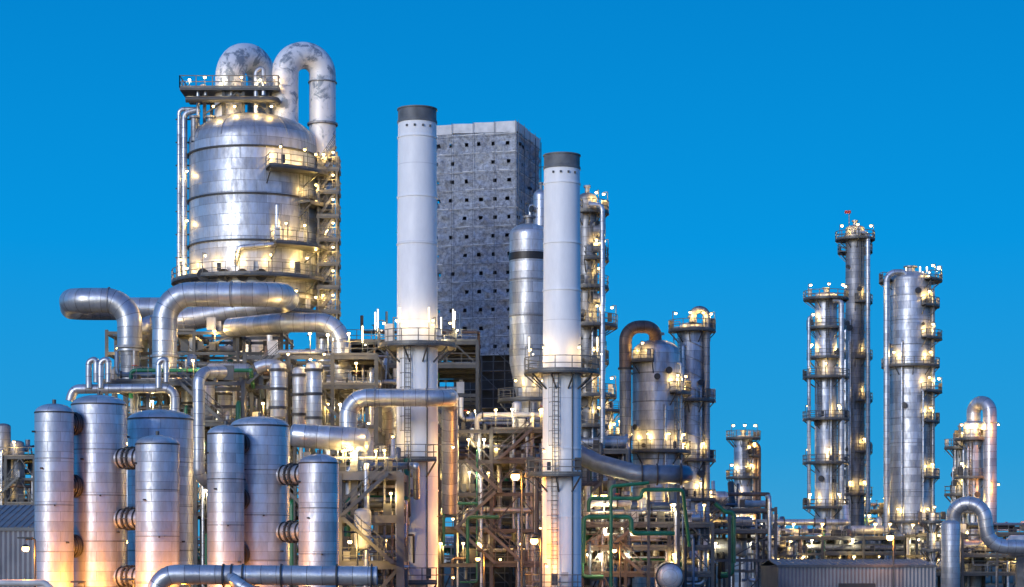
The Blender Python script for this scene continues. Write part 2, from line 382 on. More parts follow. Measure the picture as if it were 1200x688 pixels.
# ============================================================ SCENE
M['gravel']=plain('gravel_ground',(.09,.085,.075),.9,0,.5,.6,.3)
g=Ob('ground'); A=g.P('ground_sheet','gravel')
A.V.extend([(-3000,-200,0),(3000,-200,0),(3000,5000,0),(-3000,5000,0)]); quadface(A,[0,1,2,3],[(0,0),(1,0),(1,1),(0,1)]); g.done()
def vessel(pxa,pxb,pytop,D,mat='clad_s',dp=11):
    c=(pxa+pxb)/2; r=(pxb-pxa)/2
    o,cx,rr=column('process_vessel',c,r,D,pytop,dp,mat,n=56,bands=0,topnoz=False,det=False)
    z=Z(pytop,D)-S(dp,D)
    lathe(o.P('head_seam','dsteel'),cx,D,[(rr,z-.04),(rr+.03,z-.04),(rr+.03,z+.05),(rr,z+.05)],56,smooth=False)
    for zz in [z-k*2.9 for k in range(1,6)]:
        if zz>1: lathe(o.P('clad_strap','clad_d'),cx,D,[(rr,zz),(rr+.018,zz),(rr+.018,zz+.07),(rr,zz+.07)],56,smooth=False)
    lathe(o.P('skirt_base','conc'),cx,D,[(rr+.35,0),(rr+.35,.5),(rr,.5)],32,smooth=False)
    tube(o.P('vent_nozzle','steel'),[(cx,D,Z(pytop,D)-.1),(cx,D,Z(pytop,D)+.25)],.12,n=12,caps=True)
    for k in range(4):
        a=rad(-150+k*37); zz=z-1.2-k*2.3
        p=Vector((cx+rr*math.cos(a),D+rr*math.sin(a),zz)); d=Vector((math.cos(a),math.sin(a),0)); tube(o.P('instrument_tap','dsteel'),[p-d*.05,p+d*.22],.06,n=8,caps=True)
    o.done(); return cx,rr,D
V=[vessel(41,86,473,128),vessel(84,148,463,130.6,'clad_s',12),vessel(150,226,480,136,'clad_s',12),vessel(159,210,510,128.4),
   vessel(243,286,498,130),vessel(270,339,488,133,'clad_s',12),vessel(350,397,532,130.4)]
def link(a,b,pys,D,r=.6):
    o=Ob('connecting_nozzle',(0,D,0)); (xa,ra,da),(xb,rb,db)=a,b
    for py in pys:
        z=Z(py,D); p=Vector((xa,da,z)); q=Vector((xb,db,z)); d=(q-p).normalized(); p2=p+d*(ra-.1); q2=q-d*(rb-.1)
        tube(o.P('nozzle','clad_p'),[p2,q2],r,n=24); L_=(q2-p2).length
        for f in (.14,.4,.6,.86): flange(o,p2+d*(L_*f),d,r*(1.24 if f in(.4,.6) else 1.1),.05,'dsteel' if f in (.4,.6) else 'black')
        for k in range(12):
            a_=k*pi/6; off=(Vector((0,0,1))*math.cos(a_)+d.cross(Vector((0,0,1)))*math.sin(a_))*r*1.14
            beam(o.P('flange_bolt','steel'),p2+d*(L_*.33)+off,p2+d*(L_*.67)+off,.05)
    o.done()
link(V[0],V[1],(497,570,640),129.5); link(V[1],V[3],(537,608,676),129.5); link(V[4],V[5],(520,585,650),131); link(V[5],V[6],(556,623),131)
def street_lamp(px,py,D,e=900,col=SOD,arm=1.0,r=.12,bs=1.6):
    x=X(px,D); z=Z(py,D); o=Ob('street_lamp',(x,D,0))
    lathe(o.P('pole','steel'),x+arm,D+.3,[(.11,0),(.06,z+.75)],12); tube(o.P('arm','steel'),[(x+arm,D+.3,z+.7),(x+arm,D+.3,z+.95),(x,D,z+.92)],.05,n=8,R=.2)
    box(o.P('lamp_head','dsteel'),x-.45,x+.4,D-.2,D+.2,z+.95,z+1.05)
    o.light((x,D,z),e,col,r,bs); o.done()
street_lamp(30,650,122,800,bs=2.2,arm=.5)
street_lamp(92,701,125.2,2300,SOD,.3); street_lamp(216,703,125.4,2300,SOD,.3); street_lamp(150,698,124.8,1500,SOD,.3); street_lamp(150,640,141,500,SOD,.5)
street_lamp(291,704,127,1400,SOD,.3); street_lamp(1043,636,198,900,SOD,.4,.15,2.6)
street_lamp(626,641,155,1000,SOD,.5,.15,2.8); street_lamp(604,566,160,1500,SOD,.5,.15,3.2)
street_lamp(410,640,144,700,WARM,.5); street_lamp(560,660,160,1000,SOD,.5,.12,1.6); street_lamp(720,650,176,900,SOD,.5,.12,1.6)
# --- front header pipe
o=Ob('header_pipe',(X(300,121),121,0)); D=121
tube(o.P('pipe','clad_p'),[W(183,720,D),W(183,673,D),W(442,675,D)],S(11.5,D),R=1.4,n=28)
for px in(262,272,285,330,395,436): flange(o,W(px,674.5,D),(1,0,0),S(14,D),.05,'dsteel')
tube(o.P('pipe_branch','clad_p'),[W(266,672,D),W(279,684,D-1),W(305,700,D-1.5)],S(7,D),n=20)
for px in (215,300,360,420): beam(o.P('pipe_support','conc'),(X(px,D),D,0),(X(px,D),D,Z(687,D)),.4)
tube(o.P('low_pipe','pwhite'),[W(-60,683,D),W(52,683,D),W(70,700,D)],S(4,D),n=12)
o.done()
# --- chimneys
def chimney(pxc,rw,pytop,D,plat,minor,lad,soot=17):
    cx=X(pxc,D); o=Ob('chimney',(cx,D,0)); r=S(rw,D); zt=Z(pytop,D); zs=Z(pytop+soot,D)
    zp=Z(plat,D)
    lathe(o.P('stack','white'),cx,D,[(r*1.09,0),(r*1.07,zp-.5),(r*1.07,zp),(r,zs)],64)
    lathe(o.P('stack_top','soot'),cx,D,[(r,zs),(r+.06,zs),(r+.06,zs+.18),(r,zs+.22),(r,zt-.1),(r+.07,zt-.1),(r+.07,zt),(r-.12,zt),(r-.12,zt-4)],64,smooth=True)
    for k,py in enumerate((pytop+35,pytop+105,pytop+160,plat+90,plat+170)):
        z=Z(py,D); f=(z-zp)/(zs-zp); rr=r*1.075 if z<zp else r*(1.07-.07*f)
        lathe(o.P('stack_flange','white'),cx,D,[(rr-.05,z),(rr+.06,z),(rr+.06,z+.12),(rr-.05,z+.12)],64,smooth=False)
    for k in range(4):
        a=rad(-120+k*25); z=Z(pytop+24,D); box(o.P('sample_port','steel'),cx+r*math.cos(a)-.08,cx+r*math.cos(a)+.08,D+r*math.sin(a)-.1,D+r*math.sin(a),z,z+.16)
    rb=r*1.07
    ringplat(o,cx,D,zp,rb+.02,rb+1.45,0,360,.06,(-125,-60,-10,190,60),55,col=WARM)
    for (py,a0,a1,ex,la) in minor: ringplat(o,cx,D,Z(py,D),rb+.02,rb+ex,a0,a1,.06,la,70)
    for (ang,pa,pb) in lad:
        a=rad(ang); ladder(o,cx+(rb+.2)*math.cos(a),D+(rb+.2)*math.sin(a),Z(pb,D),Z(pa,D),ang,True,.06)
    a=rad(-60); tube(o.P('conduit','steel'),[(cx+(rb+.06)*math.cos(a),D+(rb+.06)*math.sin(a),0),(cx+(rb+.06)*math.cos(a),D+(rb+.06)*math.sin(a),zp)],.05,n=8)
    return o,cx,rb,zp
o,cx,rb,zp=chimney(489,22.5,128,158,406,[(540,170,300,1.6,(230,)),(682,170,300,1.7,(240,))],[(-112,406,540),(-118,540,685)])
for dx in(-1.2,1.0): tubelight(o,cx+dx,158-rb-.9,zp+1.6,1.1,1.6,40)
for i,px in enumerate((443,531)): tubelight(o,X(px,158),158,Z(384,158),1.4,1.6,40)
box(o.P('instrument_cabinet','pwhite'),cx-rb-.9,cx-rb-.2,158-.5,158+.3,zp+.1,zp+1.7)
for z in (4,8.5,14): 
    beam(o.P('lamp_bracket','rail'),(cx+rb-.1,157.6,z+.45),(cx+rb+1.2,157,z+.45),.07); o.light((cx+rb+1.2,157,z),110,WARM)
o.done()
o,cx,rb,zp=chimney(658.5,21,182,158,437,[(557,180,300,1.4,(235,)),(690,180,300,1.4,(240,))],[(-108,437,557),(-112,557,688)])
for px in(620,700): tubelight(o,X(px,158),158,Z(412,158),1.1,1.6,40)
o.done()
# --- scaffolded tower
def scaffold():
    D0=222.; th=rad(15); C=Vector((X(605,D0),D0,0)); dl=Vector((-math.cos(th),math.sin(th),0)); dr=Vector((math.sin(th),math.cos(th),0))
    w1=S(92,D0)/math.cos(th)+.2; w2=10.; zt=Z(143,D0); zb=Z(416,D0); o=Ob('scaffolded_tower',C)
    st=.2
    def face(P,d,w,nrm,seed,holes=True):
        A=o.P('netting','net'); nx=int(w/st); nz=int((zt-1.0-zb)/st); k=len(A.V)
        for j in range(nz+1):
            for i in range(nx+1):
                x=w*i/nx; z=zb+(zt-1.0-zb)*j/nz
                tie=abs(math.sin(pi*x/2.4))*abs(math.sin(pi*(z-zb)/2.))
                dd=(noise.noise(Vector((x*1.1,z*1.1,seed)))*.5+noise.noise(Vector((x*3,z*3,seed+9)))*.22)*(.25+tie)
                q=P+d*x+nrm*dd; A.V.append((q.x,q.y,z))
        for j in range(nz):
            for i in range(nx):
                hx=(i%8 in(3,4,5)); hz=(j%10 in(4,5))
                if hx and hz and holes:
                    hr=random.Random(seed*1000+(i//8)*50+j//10)
                    if hr.random()<.8 and (i%8)!=hr.choice((3,5)): continue
                x0=w*i/nx;x1=w*(i+1)/nx;z0=(zt-1-zb)*j/nz;z1=(zt-1-zb)*(j+1)/nz
                quadface(A,[k+j*(nx+1)+i,k+j*(nx+1)+i+1,k+(j+1)*(nx+1)+i+1,k+(j+1)*(nx+1)+i],[(x0,z0),(x1,z0),(x1,z1),(x0,z1)],True)
        B=o.P('scaffold_pole','pole'); off=nrm*.28; x=0
        while x<=w+.1:
            p=P+d*min(x,w)+off; beam(B,(p.x,p.y,zb-.5),(p.x,p.y,zt+.2),.05); x+=2.4
        z=zb; gg=random.Random(int(seed))
        while z<zt:
            p=P+off;q=P+d*w+off; beam(B,(p.x,p.y,z),(q.x,q.y,z),.045)
            x=0
            while x<w:
                l=gg.uniform(.7,2.2); a=P+d*x-off*-.1; b2=P+d*min(w,x+l)-off*-.1
                beam(o.P('net_lap','sheet'),(a.x,a.y,z+.1+gg.uniform(-.08,.08)),(b2.x,b2.y,z+.1+gg.uniform(-.08,.08)),.04,.12); x+=l+gg.choice([0,.2,.9])
            z+=2
        T=o.P('tarpaulin','sheet'); x=0
        while x<w:
            l=min(2.4,w-x); a=P+d*x; b2=P+d*(x+l); hh=gg.uniform(.95,1.2); beam(T,(a.x,a.y,zt-.4-hh*.05),(b2.x,b2.y,zt-.4+gg.uniform(-.05,.05)),.15,hh); x+=2.4
    L_=C+dl*w1; R_=C+dr*w2; Bk=L_+dr*w2
    face(C,dl,w1,-dr,3.0); face(C,dr,w2,-dl,5.0); face(L_,dr,w2,dl,7.); face(R_,dl,w1,dr,9.)
    T=o.P('roof_sheet','sheet'); n=len(T.V); T.V.extend([(p.x,p.y,zt-.3) for p in (C,R_,Bk,L_)]); quadface(T,[n,n+1,n+2,n+3],[(0,0),(1,0),(1,1),(0,1)])
    cc=(C+Bk)/2
    lathe(o.P('tower_core','core'),cc.x,cc.y,[(3.9,0),(3.9,zt-1)],32)
    B=o.P('scaffold_pole','pole')
    for i in range(6):
        for j in range(5):
            if 0<i<5 and 0<j<4: continue
            p=C+dl*(w1*(i/5)*.72)+dr*(w2*j/4); beam(B,(p.x,p.y,0),(p.x,p.y,zb+.3),.09)
    z=2.
    k=0
    while z<zb:
        for (a,b_) in ((C,C+dl*w1*.72),(C,R_),(C+dr*w2*.25,C+dl*w1*.72+dr*w2*.25)):
            beam(B,(a.x,a.y,z),(b_.x,b_.y,z),.08); beam(B,(a.x,a.y,z+1),(b_.x,b_.y,z+1),.06)
        a=C;b_=C+dl*w1*.72; m_=dr*.5
        beam(o.P('scaffold_board','conc'),(a.x+m_.x,a.y+m_.y,z),(b_.x+m_.x,b_.y+m_.y,z),1.0,.08)
        if k%4==1:
            p=C+dl*w1*(.2+.4*((k//3)%2)); o.light((p.x,p.y-.4,z+1.2),90,WARM,.1)
        for q in range(3):
            if (k+q)%2: continue
            a=C+dl*(w1*.72*q/3); b2=C+dl*(w1*.72*(q+1)/3); beam(B,(a.x,a.y,z),(b2.x,b2.y,z+2),.06)
        z+=2; k+=1
    for a in range(5):
        p=C+dr*(w2*a/4)-dl*.25; beam(B,(p.x,p.y,zb-1),(p.x,p.y,zt-.3),.07)
    for a in range(12):
        z=zb+a*2+.2; q=R_-dl*.9; beam(B,(R_.x,R_.y,z),(q.x,q.y,z),.06)
        q0=C+dr*w2*.55-dl*.05; q1=C+dr*w2*.55-dl*.8; beam(B,(q0.x,q0.y,z),(q1.x,q1.y,z),.06)
    for f in(.55,1.0):
        q=C+dr*w2*f-dl*.8; beam(B,(q.x,q.y,zb-2),(q.x,q.y,zt-1.5),.06)
    o.done()
scaffold()
# --- big vacuum column
D=190.
o,cx,r=column('distillation_column',297,75,D,135,36,'clad',n=72,bands=0,segs=[(34,None),(34,398),(75,355)],
   plats=[(333,150,400,(-150,-120,-95,-70,-40,-15),1.6),(297,-68,40,(-60,-45,-20),2.0),(211,-72,40,(-64,-45,-25),2.0),(247,-40,40,(-30,),1.6),(372,-60,40,(-50,-20),1.6)],
   lads=[(-38,211,297),(-30,297,372)],topnoz=False,e=210)
for py in(186,240,293,350):
    z=Z(py,D); lathe(o.P('stiffener_ring','dsteel'),cx,D,[(r,z),(r+.16,z),(r+.16,z+.14),(r,z+.14)],72,smooth=False)
for i in range(12):
    a=rad(-90+i*30+8); 
    pts=[]
    for (rr,zz) in dome(r+.03,Z(171,D),S(36,D),8,1.2)[:-1]: pts.append((cx+rr*math.cos(a),D+rr*math.sin(a),zz))
    for p,q in zip(pts,pts[1:]): beam(o.P('dome_seam','clad_d'),p,q,.06)
zt=Z(112,D)
for dx,dy in((-3.6,-2.2),(-3.6,2.2),(0,-2.6),(2.2,-2.4),(2.2,2.2),(-1.8,-2.6)): 
    beam(o.P('top_frame','steel'),(cx+dx-.6,D+dy,Z(150,D)),(cx+dx-.6,D+dy,zt),.28)
beam(o.P('top_frame','steel'),(cx-4.2,D-2.3,Z(140,D)),(cx-1.,D-2.5,zt-.2),.15); beam(o.P('top_frame','steel'),(cx+1.8,D-2.5,Z(138,D)),(cx-1.4,D-2.6,zt-.2),.15)
x0,x1=X(217,D),X(331,D)
rectplat(o,x0,x1,D-3.2,D+3,zt,w=.07)
tube(o.P('ring_header','steel'),[(x0+.6,D-3.4,Z(126,D)),(x1-.2,D-3.4,Z(126,D)),(x1-.2,D-1,Z(126,D)),(x1-.2,D-1,Z(150,D))],.3,n=16)
for i,px in enumerate((222,240,262,283,305,322)):
    p=W(px,94 if i%2 else 97,D-3.2); beam(o.P('lamp_post','rail'),(p.x,p.y,zt),(p.x,p.y,p.z+.2),.06); o.light(p,120,WARM if i%2 else WHITE,.1)
for px in(250,275,300,318): o.light(W(px,128,D-4.1),100,WARM,.1)
for px in(228,247,268,290,312): 
    p=W(px,140,D-2.9); lathe(o.P('roof_nozzle','clad_d'),p.x,p.y,[(.35,p.z-2),(.35,p.z+.1),(.5,p.z+.1),(.5,p.z+.3),(.02,p.z+.3)],16)
for px in(232,262): tube(o.P('small_riser','clad_p'),[W(px,150,D-2.5),W(px,104,D-2.5),W(px+9,98,D-2.5),W(px+9,112,D-2.5)],.16,n=10)
tube(o.P('vent_riser','clad_p'),[W(300,135,D-2.8),W(300,84,D-2.8),W(309,78,D-2.8),W(309,112,D-2.8)],.22,n=12)
tube(o.P('overhead_line','mottle'),[W(268,150,D-1),W(270,68,D-1),W(308,68,D+2.5),W(306,150,D+3)],S(17,D),R=2.2,n=28)
tube(o.P('overhead_line','mottle'),[W(334,152,D-1),W(334,65,D-1),W(378,65,D+.5),W(378,190,D+.5)],S(15.5,D),R=1.9,n=32)
tube(o.P('overhead_line_lower','clad_p'),[W(378,188,D+.5),W(381,300,D+.5),W(381,520,D+.5)],S(11,D),R=2,n=24)
flange(o,W(378,146,D+.5),(0,0,1),S(18,D),.1,'clad_d'); flange(o,W(378,188,D+.5),(0,0,1),S(19,D),.15,'clad_d'); flange(o,W(378,97,D+.5),(0,0,1),S(17,D),.06,'clad_d')
for i,(px,rr) in enumerate(((210,.2),(216,.28))):
    tube(o.P('side_riser','clad_p'),[W(px+18,128,D-2),W(px,128+i*5,D-2),W(px,330,D-2),W(px+14,345,D-2)],rr,n=14)
for py in range(140,330,27):
    beam(o.P('riser_clip','steel'),W(206,py,D-2),W(228,py,D-1),.12)
for py in(204,262,318): o.light(W(219,py,D-2.9),60,WARM,.1)
xa,xb=X(372,D),X(398,D)
for x in(xa+.4,xb):
    for y in(D-3.2,D-1): beam(o.P('side_tower','steel'),(x,y,Z(400,D)),(x,y,Z(186,D)),.18)
for k,py in enumerate((206,232,260,287,315,342,370,396)):
    z=Z(py,D); rectplat(o,xa+.2,xb+.2,D-3.3,D-.9,z,'frl'); 
    o.light((xb-.3,D-3.6,z+1.2),70,WARM,.1)
    if k%2==0: o.light((xa+.2,D-3.6,z+1.0),60,WARM,.1)
    stair(o,xa+.4,z,xb-.2,z+S(27,D),D-3.0,.7)
tube(o.P('drum_nozzle_pipe','clad_p'),[W(325,240,D-6.2),W(325,286,D-6.2),W(280,290,D-6.4),W(276,310,D-5.9)],.22,n=12)
for px in(238,262,284,306): tube(o.P('manway','dsteel'),[W(px,322,D-r*.9),W(px,322,D-r-.4)],.55,n=20,caps=True)
for px in(240,270,335): o.light(W(px,405,D-4.5),260,WARM,.1)
o.done()
# --- large process pipes
o=Ob('process_pipe',W(150,350,172)); A=o.P('pipe','clad_p')
tube(A,[W(200,362,186),W(84,362,186),W(84,352,170),W(152,352,170),W(152,412,170)],S(14.5,170),R=2.0,n=32)
flange(o,W(152,407,170),(0,0,1),S(17,170),.12,'clad_d'); flange(o,W(128,352,170),(1,0,0),S(15.6,170),.05,'clad_d')
lathe(o.P('valve_body','clad_d'),X(152,170),170,[(S(11,170),Z(450,170)),(S(11,170),Z(410,170))],20); o.done()
o=Ob('process_pipe',W(250,345,165)); A=o.P('pipe','clad_p')
tube(A,[W(193,440,163),W(193,345,163),W(330,345,163),W(338,352,176),W(160,386,176),W(160,440,178)],S(14.5,163),R=2.1,n=32)
flange(o,W(193,418,163),(0,0,1),S(17,163),.1,'clad_d'); flange(o,W(272,345,163),(1,0,0),S(15.6,163),.06,'clad_d'); o.done()
o=Ob('process_pipe',W(390,380,170)); A=o.P('pipe','clad_p')
tube(A,[W(270,384,172),W(330,378,168),W(400,378,168),W(400,458,168),W(455,470,172),W(455,600,176)],S(11.5,168),R=1.9,n=28)
flange(o,W(400,432,168),(0,0,1),S(14,168),.1,'clad_d'); o.done()
o=Ob('process_pipe',W(460,465,152)); A=o.P('pipe','clad_p')
tube(A,[W(408,510,152),W(408,466,152),W(527,466,152),W(527,466,165),W(527,600,168)],S(10.5,152),R=1.5,n=28)
for px in(440,500): flange(o,W(px,466,152),(1,0,0),S(11.8,152),.05,'clad_d')
beam(o.P('pipe_support','steel'),W(430,478,152),(X(430,152),152,0),.25); o.done()
o=Ob('process_pipe',W(232,480,155)); A=o.P('pipe','clad_p')
tube(A,[W(262,436,158),W(233,436,156),W(233,558,156),W(255,575,158)],S(7,156),R=1.,n=20)
tube(A,[W(82,470,158),W(86,456,158),W(205,455,158),W(205,500,158)],S(5.5,158),R=.8,n=18)
for px in(104,118,186):
    tube(A,[W(px,455,157.6),W(px,424,157.6),W(px+9,420,157.6),W(px+9,448,157.6)],S(3.6,158),R=.35,n=14)
tube(A,[W(300,432,162),W(310,428,162),W(330,428,162),W(330,520,162)],S(7.5,160),n=18); o.done()
o=Ob('horizontal_drum',W(385,514,150)); drum(o.P('shell','clad_p'),W(345,510,148),W(428,516,148),S(14,148),28)
for px in(360,415): beam(o.P('saddle','conc'),(X(px,148),148,Z(530,148)),(X(px,148),148,0),.5)
o.light(W(432,500,146),120,WARM); o.done()
for px,pt,pb,D in((326,424,488,158),(368,424,500,158),(352,430,496,162),(222,446,500,166),(262,452,520,168)):
    o=Ob('heat_exchanger',(X(px,D),D,0)); drum(o.P('shell','clad_s'),W(px,pb,D),W(px,pt+4,D),S(9.5,D),24)
    for py in(pt+10,pb-10,(pt+pb)/2): flange(o,W(px,py,D),(0,0,1),S(11.5,D),.1,'dsteel')
    for a in(-1,1): beam(o.P('support_leg','steel'),(X(px+a*7,D),D,0),(X(px+a*7,D),D,Z(pb-4,D)),.15)
    o.light((X(px,D)+S(13,D),D-.8,Z(pt-4,D)),90,WARM); o.done()
# --- steel structures
o=Ob('steel_process_structure',(X(150,172),172,0))
frame(o,X(118,160),X(285,160),160,176,[Z(600,160),Z(545,160),Z(495,160),Z(447,160)],bay=4,seed=11,pipes=5,vert=14,drums=2,lamps=13,e=240,stairs=3)
frame(o,X(125,172),X(330,172),172,180,[Z(500,172),Z(440,172),Z(412,172),Z(388,172)],bay=3.6,seed=12,pipes=3,vert=8,drums=0,lamps=9,e=200,top=False,deckp=.4,w=.25,brace=.7)
o.done()
o=Ob('steel_process_structure',(X(350,165),165,0))
frame(o,X(285,162),X(440,162),163,182,[Z(600,162),Z(548,162),Z(497,162),Z(450,162),Z(415,162)],bay=4,seed=21,pipes=4,vert=14,drums=1,lamps=15,e=240,stairs=4)
o.done()
o=Ob('concrete_process_structure',(X(430,148),148,0))
frame(o,X(398,148),X(470,148),147,158,[Z(660,148),Z(606,148),Z(556,148)],bay=4.2,w=.55,mat='conc',seed=31,pipes=4,vert=7,drums=1,lamps=7,e=240,stairs=2,brace=.1)
drum(o.P('storage_drum','pwhite'),W(425,640,146.5),W(425,600,146.5),S(10,147)); 
o.done()
o=Ob('steel_process_structure',(X(560,180),180,0))
frame(o,X(512,176),X(640,176),174,190,[Z(660,176),Z(620,176),Z(578,176),Z(540,176),Z(505,176)],bay=3.8,seed=41,pipes=6,vert=20,drums=2,lamps=18,e=240,stairs=5)
o.done()
o=Ob('steel_process_structure',(X(450,200),200,0))
frame(o,X(405,200),X(560,200),196,212,[Z(600,200),Z(550,200),Z(505,200),Z(465,200),Z(432,200),Z(405,200)],bay=4.2,seed=43,pipes=3,vert=16,drums=1,lamps=14,e=230,stairs=3)
for px,py in((440,386),(425,402),(533,385),(517,392)): tubelight(o,X(px,196),195.8,Z(py,196),1.6,2.2,60,.12)
o.done()
o=Ob('steel_process_structure',(X(650,200),200,0))
frame(o,X(598,196),X(735,196),196,212,[Z(640,196),Z(602,196),Z(566,196),Z(528,196)],bay=4,seed=47,pipes=6,vert=18,drums=2,lamps=13,e=250,stairs=3)
o.done()
o=Ob('pipe_rack',(X(760,185),185,0))
frame(o,X(682,182),X(835,182),182,192,[Z(672,182),Z(641,182),Z(614,182)],bay=4.4,seed=51,pipes=9,vert=14,drums=2,lamps=13,e=240,stairs=2,pr=(.1,.42))
o.done()
o=Ob('pipe_rack',(X(780,225),225,0))
frame(o,X(690,225),X(905,225),222,238,[Z(655,225),Z(622,225),Z(596,225)],bay=4.6,seed=53,pipes=7,vert=18,drums=3,lamps=14,e=280,stairs=2,pr=(.1,.45),ws=.06)
o.done()
o=Ob('pipe_rack',(X(1000,270),270,0))
frame(o,X(865,270),X(1105,270),268,284,[Z(668,270),Z(648,270),Z(630,270)],bay=5,seed=61,pipes=7,vert=18,drums=4,lamps=18,e=330,stairs=1,pr=(.1,.45),ws=.07,deckp=.5)
o.done()
o=Ob('steel_process_structure',(X(1010,300),300,0))
frame(o,X(975,300),X(1050,300),302,312,[Z(640,300),Z(618,300),Z(598,300)],bay=4,seed=63,pipes=5,vert=14,drums=2,lamps=8,e=330,ws=.07)
o.done()
o=Ob('steel_process_structure',(X(1140,250),250,0))
frame(o,X(1095,250),X(1260,250),254,268,[Z(672,250),Z(650,250),Z(625,250)],bay=4.4,seed=65,pipes=6,vert=14,drums=3,lamps=10,e=300,ws=.06)
o.done()
o=Ob('steel_process_structure',(X(10,250),250,0))
frame(o,X(-60,250),X(40,250),250,264,[Z(620,250),Z(590,250),Z(560,250),Z(535,250)],bay=4,seed=71,pipes=5,vert=14,drums=3,lamps=11,e=280,ws=.06,stairs=2)
for px,py in((4,500),(20,520),(-20,490)): drum(o.P('small_column','clad_d'),W(px,600,252),W(px,py,252),.9)
o.done()
o=Ob('distant_process_units',(0,420,0))
frame(o,X(-80,420),X(1290,420),420,440,[Z(662,420),Z(650,420),Z(640,420)],bay=9,seed=73,pipes=14,vert=60,drums=14,lamps=24,e=700,ws=.1,pr=(.15,.5),deckp=.4)
o.done()
o,cx,r=column('distillation_column',620,23,196,262,14,'clad',segs=[(14,None),(14,470),(23,425)],bands=0,topnoz=True,plats=[(470,160,380,(-120,-60))],e=150)
z=Z(306,196); lathe(o.P('dark_band','black'),cx,196,[(r,z),(r+.06,z),(r+.06,z+.7),(r,z+.7)],48,smooth=False)
for py in(330,372,412): 
    z=Z(py,196); lathe(o.P('stiffener_ring','clad_d'),cx,196,[(r,z),(r+.1,z),(r+.1,z+.15),(r,z+.15)],48,smooth=False)
o.done()
o,cx,r=column('distillation_column',634,9,210,222,8,'clad_p',plats=[(285,-120,60,()),],bands=0); o.done()
o,cx,r=column('distillation_column',688,12,200,226,8,'clad_d',bands=3.2,e=170,w=.06,
   plats=[(250,-120,60,(-60,-20)),(305,-100,40,(-60,-15)),(338,-130,40,(-50,)),(383,-120,40,(-70,-20),2.0),(425,-110,40,(-30,)),(465,-120,40,(-60,-15),1.9),(500,-120,40,(-50,))],
   lads=[(-30,250,305),(-70,305,383),(-30,383,465)])
for py in(270,290,350,400): flange(o,W(702,py,199),(1,0,0),.5,.6,'clad_d','side_nozzle')
tube(o.P('side_pipe','clad_p'),[W(690,240,197.5),W(706,240,197.5),W(706,560,197.5)],.25,n=12)
o.done()
o,cx,r=column('distillation_column',769,28,215,398,16,'clad',bands=3.,e=180,w=.06,
   plats=[(425,150,260,(200,240)),(462,-60,60,(-50,-20)),(530,150,390,(-150,-110,-70,-30)),(600,150,390,(-120,-60))],lads=[(-45,462,530)])
tube(o.P('overhead_line','clad_d'),[W(733,600,213),W(733,430,213)],S(7,213),n=20)
tube(o.P('overhead_bend','copper'),[W(733,432,213),W(733,383,213),W(768,383,213.5),W(768,405,215)],S(7.5,213),R=1.5,n=24)
flange(o,W(733,432,213),(0,0,1),S(9,213),.1,'dsteel')
o.done()
o,cx,r=column('distillation_column',811,15.5,222,378,6,'clad',bands=0,e=180,w=.06,
   plats=[(388,150,400,(-150,-100,-60,-20)),(470,-150,20,(-140,)),(540,-150,20,(-120,-60)),(586,-150,20,(-70,))],lads=[(-150,388,470),(-140,470,540)])
for i in range(22):
    z=Z(395+i*9,222)
    pts=[(cx+(r+.07)*math.cos(rad(-160+k*20)),222+(r+.07)*math.sin(rad(-160+k*20)),z-k*.22) for k in range(8)]
    if i%2==0:
        for p,q in zip(pts,pts[1:]): beam(o.P('helical_strake','clad_d'),p,q,.12,.05)
tube(o.P('overhead_line','clad_d'),[W(812,378,221),W(812,363,221),W(828,363,221),W(828,400,221)],S(4.5,222),R=.8,n=16)
tube(o.P('overhead_line_lower','clad_d'),[W(828,398,221),W(828,640,221)],S(4,222),n=16)
o.done()
o=Ob('process_pipe',W(750,553,178)); tube(o.P('pipe','blue'),[W(655,520,182),W(700,543,180),W(748,556,178),W(802,556,178),W(802,556,190)],S(11,178),R=2,n=24)
for px in(752,770,798): flange(o,W(px,556,178),(1,0,0),S(13,178),.07,'dsteel')
for px in(760,795): beam(o.P('pipe_support','steel'),(X(px,178),178,0),(X(px,178),178,Z(568,178)),.25)
o.done()
o=Ob('horizontal_drum',W(783,672,172)); drum(o.P('shell','clad_s'),W(785,676,172),W(783,672,182),S(15,172),28,.25); flange(o,W(785,676,172.2),(0,1,0),S(17,172),.1,'clad_d'); beam(o.P('saddle','conc'),(X(785,174),174,0),(X(785,174),174,Z(690,174)),1.2); o.done()
o=Ob('process_pipe',W(725,585,176)); A=o.P('pipe','green')
tube(A,[W(690,600,176),W(690,584,176),W(752,584,176),W(752,574,176),W(800,574,176),W(808,640,178)],.17,n=12); tube(A,[W(520,640,172),W(520,590,172),W(560,590,172)],.12,n=12)
tube(A,[W(684,660,175),W(684,606,175),W(740,606,175),W(740,625,175),W(790,625,176)],.2,n=12); tube(A,[W(716,688,174),W(716,570,174),W(760,566,175)],.15,n=12)
tube(A,[W(838,590,190),W(850,600,190),W(860,600,190),W(860,660,190)],.2,n=12); tube(A,[W(548,660,171),W(548,606,171),W(585,606,171)],.14,n=12)
o.done()
